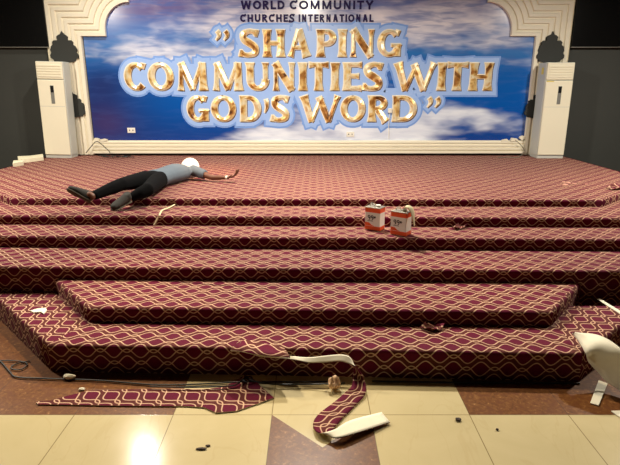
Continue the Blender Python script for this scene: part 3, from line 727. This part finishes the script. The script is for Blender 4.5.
# body
b = NB()
loft(b, [(along(-.10), .10, .07, side), (along(-.02), .165, .095, side), (along(.18), .14, .09, side), (along(.38), .16, .10, side), (along(.56), .175, .10, side), (along(.66), .12, .075, side), (along(.72), .055, .055, side), (headc, .05, .05, side)])
for h, k, a in ((hipF, knF, anF), (hipB, knB, anB)): loft(b, leg(h, k, a))
def arm(s, e, w_):
    loft(b, [(s - (e - s) * .1, .05, .05, None), (s, .052, .052, None), (s.lerp(e, .5), .044, .044, None), (e, .037, .037, None), (e.lerp(w_, .3), .038, .036, None), (e.lerp(w_, .85), .026, .022, None), (w_, .026, .02, None)])
def hand(b, w_, d, palm_up=True):
    d = d.normalized(); d = (d + Vector((0, 0, .25))).normalized(); s = d.cross(Vector((0, 0, 1))).normalized(); u = Vector((0, 0, 1.5))
    loft(b, [(w_ - d * .01, .024, .018, s), (w_ + d * .03, .036, .016, s), (w_ + d * .075, .042, .015, s), (w_ + d * .092, .038, .012, s)])
    for i, (o_, L) in enumerate(((-.031, .072), (-.0105, .082), (.0105, .077), (.031, .06))):
        p0 = w_ + d * .075 + s * o_; p1 = w_ + d * (.09 + L * .4) + s * o_ * 1.25 + u * .010; p2 = p1 + d * L * .33 + u * .022; p3 = p2 + d * L * .12 + u * .026
        loft(b, [(p0, .0095, .0095, s), (p1, .0092, .0092, s), (p2, .0085, .0085, s), (p3, .0065, .0065, s)], 10)
    p0 = w_ + d * .025 + s * .026; loft(b, [(p0, .013, .013, d), (p0 + s * .03 + d * .028 + u * .008, .0115, .0115, d), (p0 + s * .042 + d * .06 + u * .016, .0095, .0095, d), (p0 + s * .043 + d * .076 + u * .022, .007, .007, d)], 10)
arm(shF, elF, wrF); hand(b, wrF, wrF - elF)
elB = shB + Vector((-.12, -.22, 0)); elB.z = FZ + .055; wrB = elB + Vector((.03, -.24, -.01)); arm(shB, elB, wrB); hand(b, wrB, wrB - elB)
# head: skull, jaw, nose, brow, lips, ears (face up)
hu = (headc - neck).normalized(); hs = side
ball(b, headc + hu * .02, .1, (.78, 1.05, .95)); ball(b, headc - hu * .05 + Vector((0, 0, .035)), .06, (.9, 1, .8))
loft(b, [(headc + hu * .03 + Vector((0, 0, .09)), .008, .01, hs), (headc - hu * .005 + Vector((0, 0, .112)), .016, .018, hs), (headc - hu * .018 + Vector((0, 0, .088)), .018, .014, hs)], 10)
for sg in (-1, 1):
    ball(b, headc + hs * sg * .078 - hu * .005, .03, (.35, .9, 1.0)); ball(b, headc + hs * sg * .03 + hu * .035 + Vector((0, 0, .084)), .016, (1.2, .7, .6))
ball(b, headc - hu * .052 + Vector((0, 0, .088)), .02, (1.2, .45, .4))
for an, toe in ((anB, Vector((-.16, -.02, .10))), (anF, Vector((-.10, -.12, .05)))): ball(b, an + toe * .2, .03)
fuse('body', b, SKIN.m, man, .009, 3)
# trousers
b = NB()
loft(b, [(along(-.13), .08, .07, side), (along(-.08), .165, .10, side), (along(.0), .183, .108, side), (along(.14), .165, .104, side)])
for h, k, a in ((hipF, knF, anF), (hipB, knB, anB)): loft(b, leg(h, k, a, .013)[:-1])
fuse('trousers', b, TROU, man, .014, 4)
# shirt with short sleeves
b = NB()
loft(b, [(along(.02), .186, .113, side), (along(.08), .182, .112, side), (along(.2), .168, .108, side), (along(.38), .182, .118, side), (along(.54), .195, .118, side), (along(.63), .15, .095, side), (along(.68), .08, .075, side)])
for s_, e_ in ((shF, elF), (shB, elB)): loft(b, [(s_ - (e_ - s_) * .25, .075, .075, None), (s_, .075, .072, None), (s_.lerp(e_, .3), .072, .068, None), (s_.lerp(e_, .58), .07, .064, None)])
fuse('shirt', b, SHIRT, man, .014, 4)
# cap laid over the head and face: crown and peak
b = NB(); ball(b, headc + hu * .015 + Vector((0, 0, .03)), .128, (.98, 1.06, .98))
fuse('cap', b, CAPM, man, .012, 3)
# wrist band
d = (wrF - elF).normalized(); sd = d.cross(Vector((0, 0, 1)))
bm = NB(); loft(bm, [(wrF - d * .03, .031, .026, sd), (wrF - d * .005, .031, .026, sd)]); obj('wrist_band', bm, STRAP, man, True)
# shoes
def shoe(heel, toe, up):
    heel, toe = Vector(heel), Vector(toe); ax = (toe - heel).normalized(); up = (up - ax * up.dot(ax)).normalized(); sv = ax.cross(up); L = (toe - heel).length
    P = lambda k, u=0: heel + ax * L * k + up * u
    b = NB(); loft(b, [(P(-.02, .04), .026, .030, sv), (P(.05, .045), .038, .045, sv), (P(.25, .05), .040, .056, sv), (P(.5, .042), .043, .044, sv), (P(.75, .032), .049, .034, sv), (P(.92, .026), .040, .026, sv), (P(1.0, .022), .02, .014, sv)])
    loft(b, [(P(.12, .05), .036, .05, up.cross(sv)), (P(.12, .05) + up * .06, .04, .045, None)][:1] + [(P(.16, .10), .045, .038, ax)])
    so = fuse('shoe', b, SHOE, man, .010, 3)
    b = NB(); loft(b, [(P(-.03, -.004), .024, .010, sv), (P(.05, -.006), .042, .014, sv), (P(.35, -.004), .036, .012, sv), (P(.7, -.006), .052, .014, sv), (P(.93, -.004), .042, .012, sv), (P(1.02, .0), .02, .008, sv)])
    fuse('sole', b, SOLE, so, .009, 2)
hb = onz(90.5, 201.5, FZ + .045); tb = onz(69.5, 190.5, FZ + .22)
tb = Vector((hb.x - .245, hb.y + .03, FZ + .17))
shoe(hb, tb, Vector((.55, .62, .45)))
hf = onz(130, 200.8, FZ + .045); tf = Vector((hf.x - .11, hf.y - .235, FZ + .0))
shoe(hf, tf, Vector((.2, .1, 1)))

# ------------------------------------------------------------------ two adhesive tins on the step
TINW = plain('tin_white_label', srgb(240, 238, 228), .4, var=.04); TINO = plain('tin_orange_band', srgb(236, 88, 34), .4, var=.06); TINM = plain('tin_metal', srgb(176, 170, 156), .35, .7); TINK = plain('tin_black_print', srgb(30, 30, 34), .5)
RAG = plain('pale_paper', srgb(226, 212, 170), .8, var=.08)
def digit9(bm, ox, oz, s, xf):
    for st in ([arc(.32, .7, .2, .22, 0, 360, .16, .16, 16)] + [spl([(.52, .7, .16), (.5, .3, .16), (.3, .06, .15)])]):
        P = [(p[0], p[1]) for p in st]; L = []
        for i in range(len(P)):
            a, c = P[max(i - 1, 0)], P[min(i + 1, len(P) - 1)]; t = Vector((c[0] - a[0], c[1] - a[1])).normalized(); nn = Vector((-t.y, t.x)) * st[i][2] / 2
            L.append((xf(ox + (P[i][0] + nn.x) * s, oz + (P[i][1] + nn.y) * s), xf(ox + (P[i][0] - nn.x) * s, oz + (P[i][1] - nn.y) * s)))
        V = [(bm.verts.new(a), bm.verts.new(c)) for a, c in L]
        for (a, c), (d_, e) in zip(V, V[1:]): bm.faces.new((a, d_, e, c))
def tin(p, rot, lab, wd=.165, dp=.115, H=.235, opened=False):
    """p: front corner on the tread; wide face turned to the viewer"""
    t = empty('adhesive_tin', p, lab, 'tin', 'adhesive tins on the step')
    ca, sa = math.cos(rot), math.sin(rot)
    def xf(x, y, z): return Vector((p.x + x * ca - y * sa, p.y + x * sa + y * ca, p.z + z))
    def rb(name, lo, hi, mat, bev, par):
        bm = box(NB(), lo, hi, bev)
        for v in bm.verts: v.co = xf(*v.co)
        return obj(name, bm, mat, par)
    rb('tin_body', (-wd, 0, .002), (0, dp, H - .008), TINW, .006, t)
    e = .0012
    rb('top_band', (-wd - e, -e, H * .76), (e, dp + e, H - .009), TINO, .006, t)
    rb('bottom_band', (-wd - e, -e, .003), (e, dp + e, H * .2), TINO, .006, t)
    # slanted flash above the lower band
    bm = NB(); A = [(-wd + .004, H * .2), (-wd * .35, H * .2), (-wd * .55, H * .24), (-wd * .72, H * .33), (-wd + .004, H * .34)]
    q = [bm.verts.new(xf(a, -.0016, c)) for a, c in A]; r = [bm.verts.new(xf(a, .001, c)) for a, c in A]
    bm.faces.new(q); bm.faces.new(r[::-1]); [bm.faces.new((q[i], r[i], r[(i + 1) % 5], q[(i + 1) % 5])) for i in range(5)]
    obj('label_flash', bm, TINO, t)
    bm = NB(); s = .052
    for k in range(2): digit9(bm, -wd * .82 + k * .034, H * .44, s, lambda a, c: xf(a, -.0018, c))
    KEEP.add(id(bm))
    A = [(-wd * .34 + (.016 if i % 2 == 0 else .008) * math.cos(PI * i / 5), H * .58 + (.016 if i % 2 == 0 else .008) * math.sin(PI * i / 5)) for i in range(10)]
    bm.faces.new([bm.verts.new(xf(a, -.0018, c)) for a, c in A])
    box_lo = [(-wd * .82, H * .4), (-wd * .82 + .06, H * .4), (-wd * .82 + .06, H * .42), (-wd * .82, H * .42)]
    bm.faces.new([bm.verts.new(xf(a, -.0018, c)) for a, c in box_lo])
    obj('label_print', bm, TINK, t)
    lid = rb('lid', (-wd - .002, -.002, H - .010), (.002, dp + .002, H), TINM, .003, t)
    bm = NB(); cyl(bm, xf(-wd * .3, dp * .5, H), xf(-wd * .3, dp * .5, H + .018), .026, .026, 18); obj('spout_cap', bm, TINM if opened else PLAST, lid)
    bm = NB(); tube(bm, catmull([xf(-wd * .85, dp * .5, H - .002), xf(-wd * .8, dp * .5, H + .022), xf(-wd * .62, dp * .5, H + .026), xf(-wd * .5, dp * .5, H - .002)], 5), .005, 8); obj('carry_handle', bm, TINM, lid)
    return t, xf
t1p = onz(379.5, 231.6, HZ[3] + .001); t1, xf1 = tin(t1p, math.radians(-33), 'orange and white adhesive tin with its lid clear, nearer the man')
t2p = onz(405.6, 237.0, HZ[3] + .001); t2, xf2 = tin(t2p, math.radians(-36), 'orange and white adhesive tin with pale paper draped over it', opened=True)
# paper draped over the second tin
def sheet(name, grid, mats, thick=.004, uvs=None, keep_front=0):
    """thick sheet from a grid of points; material 0 on the face turned along the grid normal, 1 behind"""
    bm = NB(); uvl = bm.loops.layers.uv.new('UVMap'); nr, nc = len(grid), len(grid[0])
    g = [[Vector(p) for p in r] for r in grid]
    nrm = [[None] * nc for _ in range(nr)]
    for i in range(nr):
        for j in range(nc):
            a = g[min(i + 1, nr - 1)][j] - g[max(i - 1, 0)][j]; c = g[i][min(j + 1, nc - 1)] - g[i][max(j - 1, 0)]
            n = a.cross(c); nrm[i][j] = n.normalized() if n.length > 1e-9 else Vector((0, 0, 1))
    F = [[bm.verts.new(g[i][j] + nrm[i][j] * thick / 2) for j in range(nc)] for i in range(nr)]
    K = [[bm.verts.new(g[i][j] - nrm[i][j] * thick / 2) for j in range(nc)] for i in range(nr)]
    def face(vs, ids, mi):
        f = bm.faces.new(vs); f.material_index = mi; f.smooth = True
        for l, (i, j) in zip(f.loops, ids): l[uvl].uv = uvs(i, j) if uvs else (i * .05, j * .05)
    for i in range(nr - 1):
        for j in range(nc - 1):
            ids = [(i, j), (i + 1, j), (i + 1, j + 1), (i, j + 1)]
            face([F[a][c] for a, c in ids], ids, 0); face([K[a][c] for a, c in ids][::-1], ids[::-1], 1)
    rim = [(i, 0) for i in range(nr)] + [(nr - 1, j) for j in range(1, nc)] + [(i, nc - 1) for i in range(nr - 2, -1, -1)] + [(0, j) for j in range(nc - 2, 0, -1)]
    for a, c in zip(rim, rim[1:] + rim[:1]): face([F[a[0]][a[1]], K[a[0]][a[1]], K[c[0]][c[1]], F[c[0]][c[1]]], [a, a, c, c], 1)
    KEEP.add(id(bm))
    return obj(name, bm, mats)
cl = catmull([xf2(-.055, .05, .25), xf2(-.03, .05, .285), xf2(.005, .052, .28), xf2(.035, .05, .235), xf2(.055, .04, .17), xf2(.07, .03, .11)], 4)
grid = []
for i, p in enumerate(cl):
    t = i / (len(cl) - 1); wdt = .026 + .016 * math.sin(PI * min(1, t * 1.2)) - .02 * max(0, t - .6) * 2
    ax = (xf2(0, 1, 0) - xf2(0, 0, 0)).normalized(); grid.append([p + ax * wdt * k + Vector((0, 0, .008 * math.cos(k * 2))) for k in (-1, -.5, 0, .5, 1)])
o = sheet('paper_strip', grid, [RAG, RAG], .003); tag(rebase(o), 'pale curled paper strip hanging over the side of a tin', 'paper')

# ------------------------------------------------------------------ loose carpet: strip on the floor, peeled ribbon, scraps
def flat_piece(name, pts_px, z, th, ang, lab, cat, group=None, mats=None, uvo=(0, 0)):
    P = [onz(a, b, z) for a, b in pts_px]; bm = NB(); uvl = bm.loops.layers.uv.new('UVMap')
    A = [bm.verts.new((p.x, p.y, z + th)) for p in P]; B = [bm.verts.new((p.x, p.y, z)) for p in P]; n = len(P)
    f = bm.faces.new(A); f.material_index = 0
    ca, sa = math.cos(ang), math.sin(ang)
    for l in f.loops:
        x, y = l.vert.co.x, l.vert.co.y; l[uvl].uv = (x * ca - y * sa + uvo[0], x * sa + y * ca + uvo[1])
    bm.faces.new(B[::-1]).material_index = 1
    for i in range(n): bm.faces.new((A[i], B[i], B[(i + 1) % n], A[(i + 1) % n])).material_index = 1
    bmesh.ops.recalc_face_normals(bm, faces=bm.faces)
    o = obj(name, bm, mats or [CARPET, BACK_OLIVE]); return tag(rebase(o), lab, cat, group)
flat_piece('carpet_offcut', [(36, 402.6), (52, 401.2), (70, 396.0), (90, 391.4), (140, 389.8), (206, 389.8), (222, 388), (233, 383), (245, 375.8), (254, 380), (262, 388), (274, 398.6), (258, 404.5), (236, 412), (216, 413.6), (204, 408.2), (186, 407), (150, 406.8), (110, 406.4), (60, 405.4), (38, 405.2)],
           .002, .007, math.radians(45), 'long pointed carpet offcut lying flat on the tile floor', 'carpet', uvo=(.03, .06))
# peeled ribbon: stations (edge A, edge B)
YR = onz(310, 351, HZ[0]).y
yr = YR - .035
S = []
def st(a, b): S.append((Vector(a), Vector(b)))
st(onz(256, 356.3, HZ[0] + .004), onz(255, 353.0, HZ[0] + .010))
st(onz(270, 358, HZ[0] + .004), onz(269, 354.3, HZ[0] + .012))
st(ony(284, 358.6, yr + .03), ony(283, 355.4, yr + .05))
st(ony(297, 360.4, yr + .01), ony(297, 356.8, yr + .04))
st(ony(309, 362.8, yr), ony(310, 357.4, yr + .03))
st(ony(324.5, 362.6, yr - .01), ony(327, 355.6, yr + .02))
st(ony(339, 361.4, yr - .03), ony(342.5, 354.6, yr))
st(ony(348.5, 363.6, yr - .05), ony(350.3, 357.6, yr - .02))
st(ony(356.8, 367.5, yr - .07), ony(353.6, 366.0, yr - .04))
st(ony(362.6, 376, yr - .08), ony(353.2, 375, yr - .06))
st(ony(366.0, 386, yr - .12), ony(351.8, 385.5, yr - .12))
st(onz(365.0, 394.5, .020), onz(345.5, 392.5, .024))
st(onz(357, 404.0, .010), onz(334, 402.5, .012))
st(onz(343.5, 417.5, .010), onz(318.5, 414.5, .012))
st(onz(335.5, 426.5, .014), onz(313, 424.5, .020))
st(onz(331, 435.4, .024), onz(318.5, 432.5, .034))
st(onz(337, 438.2, .040), onz(334, 430, .048))
st(onz(356, 433.4, .036), onz(350, 420.8, .040))
st(onz(390, 422.4, .014), onz(381.5, 412.4, .016))
AA = catmull([s[0] for s in S], 5); BB = catmull([s[1] for s in S], 5)
grid = [[a.lerp(c, k / 5) for k in range(6)] for a, c in zip(AA, BB)]
acc = [0.]
for i in range(1, len(AA)): acc.append(acc[-1] + ((AA[i] + BB[i]) / 2 - (AA[i - 1] + BB[i - 1]) / 2).length)
o = sheet('peeled_carpet_ribbon', grid, [BACKING, CARPET], .006, lambda i, j: (acc[i] * .7071 + j * .026 * .7071 + .03, -acc[i] * .7071 + j * .026 * .7071))
tag(rebase(o), 'peeled carpet ribbon curling from the lowest step down to the floor', 'carpet')
# lifted flap on the tread edge above the ribbon
z = HZ[0]
fl_ = [[onz(230.5, 350.5, z + .004), onz(234, 346, z + .008), onz(239, 341, z + .008)], [onz(241, 351.5, z + .030), onz(243, 345.5, z + .032), onz(247, 340, z + .012)], [onz(254, 354.5, z + .028), onz(255, 348.5, z + .028), onz(258, 342, z + .010)], [onz(272, 357.0, z + .012), onz(271, 352, z + .012), onz(270, 345, z + .006)], [onz(290, 357.6, z + .006), onz(288, 353.4, z + .006), onz(284, 348, z + .004)]]
o = sheet('carpet_flap', fl_, [CARPET, BACK_OLIVE], .005, lambda i, j: (i * .08 + .05, j * .06 + .02)); tag(rebase(o), 'lifted carpet flap on the lowest step edge where the ribbon starts', 'carpet')

# big curled offcut, pale side up, over the corner of the lowest step
z = HZ[0]
S2 = [((572.5, 333.5, z + .05), (572.5, 333.5, z + .055)), ((579, 342, z + .04), (592, 334.0, z + .09)), ((585, 352, z + .03), (606, 338.5, z + .11)), ((588.5, 362, z - .04), (620, 348, z + .10)), ((598, 372, z - .10), (632, 360, z + .05)), ((606, 381, .06), (640, 376, z - .04)), ((622, 392, .03), (650, 392, .06))]
A2 = catmull([onz(*s[0]) for s in S2], 5); B2 = catmull([onz(*s[1]) for s in S2], 5)
def bowed(a, c, k):
    p = a.lerp(c, k); p = p + Vector((0, -.015, .02)) * math.sin(PI * k); return p
grid = [[bowed(a, c, k / 6) for k in range(7)] for a, c in zip(A2, B2)]
o = sheet('carpet_offcut', grid, [BACKING, CARPET], .006); tag(rebase(o), 'large curled offcut with pale backing up, draped over the lowest step corner', 'carpet')
flat_piece('backing_strip', [(598.5, 381), (607.5, 384), (598.5, 406), (590, 403.6)], .003, .006, 0, 'narrow pale strip on brown tiles under the draped offcut', 'scrap', None, [BACKING, BACKING])
flat_piece('backing_scrap', [(611, 411.5), (620, 411), (628, 414), (628, 422), (618, 416.5)], .002, .005, 0, 'small pale scrap at the edge of brown and cream tiles', 'scrap', None, [BACKING, BACKING])
flat_piece('backing_strip', [(597, 299.5), (600, 299.3), (622, 312.5), (622, 315.5)], HZ[0] + .002, .006, 0, 'long thin pale strip on the lowest step behind the draped offcut', 'scrap', None, [BACKING, BACKING])
flat_piece('backing_scrap', [(30, 311.5), (38, 309.2), (46, 308.6), (47, 311), (44, 314.5), (41, 312.6), (34, 313.2)], HZ[0] + .002, .008, 0, 'white torn scrap on the turned side of the lowest step', 'scrap', None, [BACKING, BACKING])
for (pts, zz, lab) in (([(420, 328.5), (426, 325.8), (434, 326.2), (444, 328.5), (441, 331.5), (430, 333.2)], HZ[0], 'torn carpet scrap on the lowest step below the second tread'),
                       ([(452, 229), (458, 226.5), (466, 224.4), (467, 228), (461, 230), (455, 230.6)], HZ[3], 'dark curled carpet scrap on the step beyond the tins'),
                       ([(606, 188.4), (614, 186.6), (622, 186.8), (622, 190), (612, 190.6)], ST, 'olive carpet scrap at the far edge of the stage platform')):
    P = [onz(a, b_, zz) for a, b_ in pts]; c = sum(P, Vector()) / len(P); n = len(P)
    # ring of points lifted at the rim: a curled scrap
    g = [[c + (p - c) * .15 + Vector((0, 0, .010)) for p in P + P[:1]], [c + (p - c) * .65 + Vector((0, 0, .010)) for p in P + P[:1]], [p + Vector((0, 0, .012 + .03 * (i % 2))) for i, p in enumerate(P + P[:1])]]
    g[2][-1] = g[2][0].copy()
    o = sheet('carpet_scrap', g, [CARPET, CARPET], .005, lambda i, j: (i * .05, j * .04)); tag(rebase(o), lab, 'scrap')
# carpet snippets draped on the step behind the man's feet
def trail(name, pts, lab, cat, mat, wdt=.02, group=None):
    P = catmull(pts, 5); g = [[p + Vector((-wdt * .5, .25 * wdt, 0)), p + Vector((0, 0, wdt * .35)), p + Vector((wdt * .5, -.25 * wdt, 0))] for p in P]
    o = sheet(name, g, [mat, mat], .003); return tag(rebase(o), lab, cat, group)
YS = onz(160, 216.5, HZ[4]).y
trail('frayed_strip', [onz(175, 204.4, HZ[4] + .012), onz(168, 208.2, HZ[4] + .012), onz(162, 210.5, HZ[4] + .014), onz(159.5, 215, HZ[4] + .02), ony(158, 217.5, YS - .02), ony(156, 222, YS - .03), onz(154, 225.5, HZ[3] + .012)], 'frayed carpet strip hanging over a step below the man', 'scrap', RAG, .02)
bm = NB()
for k in range(9):
    p = onz(random.uniform(562, 590), random.uniform(182.5, 186.5), ST); bmesh.ops.create_icosphere(bm, subdivisions=1, radius=random.uniform(.012, .03), matrix=Matrix.Translation((p.x, p.y, ST + .01)) @ Matrix.Diagonal((1.4, 1, .5, 1)))
o = obj('crumbs', bm, plain('pink_crumbs', srgb(214, 160, 140), .9)); tag(rebase(o), 'loose pinkish crumbs spilled on the stage platform', 'debris', None, 'stuff')

# crumpled paper, pale foam bits, dark chips on the tiles
def lump(name, px, py, z, r, mat, lab, cat, sc=(1, 1, .8), rough=.35, group=None, seed=1):
    rnd = random.Random(seed); bm = NB(); bmesh.ops.create_icosphere(bm, subdivisions=3, radius=r)
    ph = [(Vector((rnd.uniform(-1, 1), rnd.uniform(-1, 1), rnd.uniform(-1, 1))).normalized(), rnd.uniform(.5, 1.)) for _ in range(26)]
    for v in bm.verts:
        n = v.co.normalized(); k = 1 - rough * max((max(0, n.dot(d_)) ** 9) * a for d_, a in ph)
        v.co = Vector((v.co.x * sc[0], v.co.y * sc[1], v.co.z * sc[2])) * k
    mz = min(v.co.z for v in bm.verts); p = onz(px, py, z)
    for v in bm.verts: v.co += Vector((p.x, p.y, z - mz + .001))
    return tag(rebase(obj(name, bm, mat)), lab, cat, group)
PINKP = plain('pinkish_paper', srgb(244, 204, 166), .8, var=.12, scale=30)
lump('crumpled_paper', 334.5, 390, 0, .055, PINKP, 'crumpled pinkish paper ball on the floor beside the peeled ribbon', 'paper', (.95, .8, 1.), .62, seed=3)
lump('foam_scrap', 69.5, 379.5, 0, .04, BACKING, 'white lump lying at the corner of the lowest step', 'scrap', (1.2, .6, .55), .3, seed=5)
lump('plaster_crumb', 82, 390.2, 0, .018, BACKING, 'tiny white crumb above the pointed offcut', 'crumb', (1.4, .8, .5), .3, seed=6)
CHIP = plain('dark_chip', srgb(62, 44, 30), .7)
lump('dark_chip', 458, 420.6, 0, .017, CHIP, 'larger dark chip on the cream tile by the brown corner', 'chip', (1.2, 1, .6), .4, 'dark chips on the cream tiles', 7)
lump('dark_chip', 497, 430.2, 0, .010, CHIP, 'smallest dark chip alone on the cream tile', 'chip', (1, 1, .6), .4, 'dark chips on the cream tiles', 8)
lump('dark_chip', 201, 449.5, 0, .022, CHIP, 'long dark sliver on the cream tile below the offcut', 'chip', (1.5, .5, .25), .3, 'dark chips on the cream tiles', 9)
lump('dark_chip', 208, 446.3, 0, .012, CHIP, 'short dark sliver beside the long one', 'chip', (1.2, .8, .4), .3, 'dark chips on the cream tiles', 10)

# ------------------------------------------------------------------ cables
BLK = plain('black_cable_sheath', srgb(22, 22, 22), .5)
def fz(pts, z): return [onz(a, b_, z) for a, b_ in pts]
o = obj('floor_cable', tube(NB(), catmull(fz([(-14, 352), (0, 361), (10, 372), (17, 377), (45, 378.5), (100, 380.5), (150, 384.5), (182, 384.6), (212, 383.4), (240, 382), (290, 381.8), (330, 381.6)], .010), 6), .0055), BLK)
tag(rebase(o), 'black cable running along the floor before the lowest step', 'cable')
o = obj('floor_cable', tube(NB(), catmull(fz([(150, 386.5), (190, 387.2), (228, 386), (238, 383.6), (244, 378.5), (250, 376.4), (252, 379), (247, 382), (243, 379.5), (247, 377.6), (255, 381.5), (275, 384.2), (320, 384), (345, 383.0)], .025), 6), .005), BLK)
tag(rebase(o), 'black cable with a small tangle beside the pointed offcut tip', 'cable')
o = obj('floor_cable', tube(NB(), catmull(fz([(-10, 361), (8, 360.5), (24, 362), (27, 365.5), (20, 369.5), (12, 369), (12, 366), (20, 362.8), (30, 361)], .010), 6), .0045), BLK)
tag(rebase(o), 'black cable looped on brown tiles beside the stage', 'cable')
o = obj('floor_cable', tube(NB(), catmull([onz(a, b_, .008) for a, b_ in ((372, 381.2), (420, 382.0), (470, 382.4), (530, 382.6), (580, 383.2))], 6), .006), BLK)
tag(rebase(o), 'black cable between the peeled ribbon and the draped offcut', 'cable')
bm = NB(); rnd = random.Random(4)
pts = []
for k in range(26):
    t = k / 25; pts.append(onz(102 + 30 * t + rnd.uniform(-5, 5), 156.2 + rnd.uniform(-.9, 1.2), ST + .012 + rnd.uniform(0, .04)))
pts = [ony(86, 153, YF - .10), ony(92, 145.5, YF - .09), ony(97, 141.5, YF - .085), ony(104, 146.5, YF - .12), ony(110, 153.5, YF - .16)] + pts
pts = [Vector((p.x, min(p.y, YF - .075), max(p.z, ST + .01))) for p in pts]
tube(bm, catmull(pts, 4), .007, 6); o = obj('cable_bundle', bm, BLK); tag(rebase(o), 'tangled black cables under the banner near the man', 'cable')
bm = NB(); pts = [onz(498, 157.4, ST + .012), onz(508, 157.0, ST + .02), onz(518, 157.3, ST + .012), ony(524, 151, YF - .09), ony(520, 144, YF - .085), ony(515, 140, YF - .085)]
pts = [Vector((p.x, min(p.y, YF - .075), max(p.z, ST + .01))) for p in pts]
tube(bm, catmull(pts, 6), .007, 6); o = obj('cable_bundle', bm, plain('grey_cable', srgb(120, 114, 100), .5)); tag(rebase(o), 'thin grey cable at the banner foot by the stickered air conditioner', 'cable')
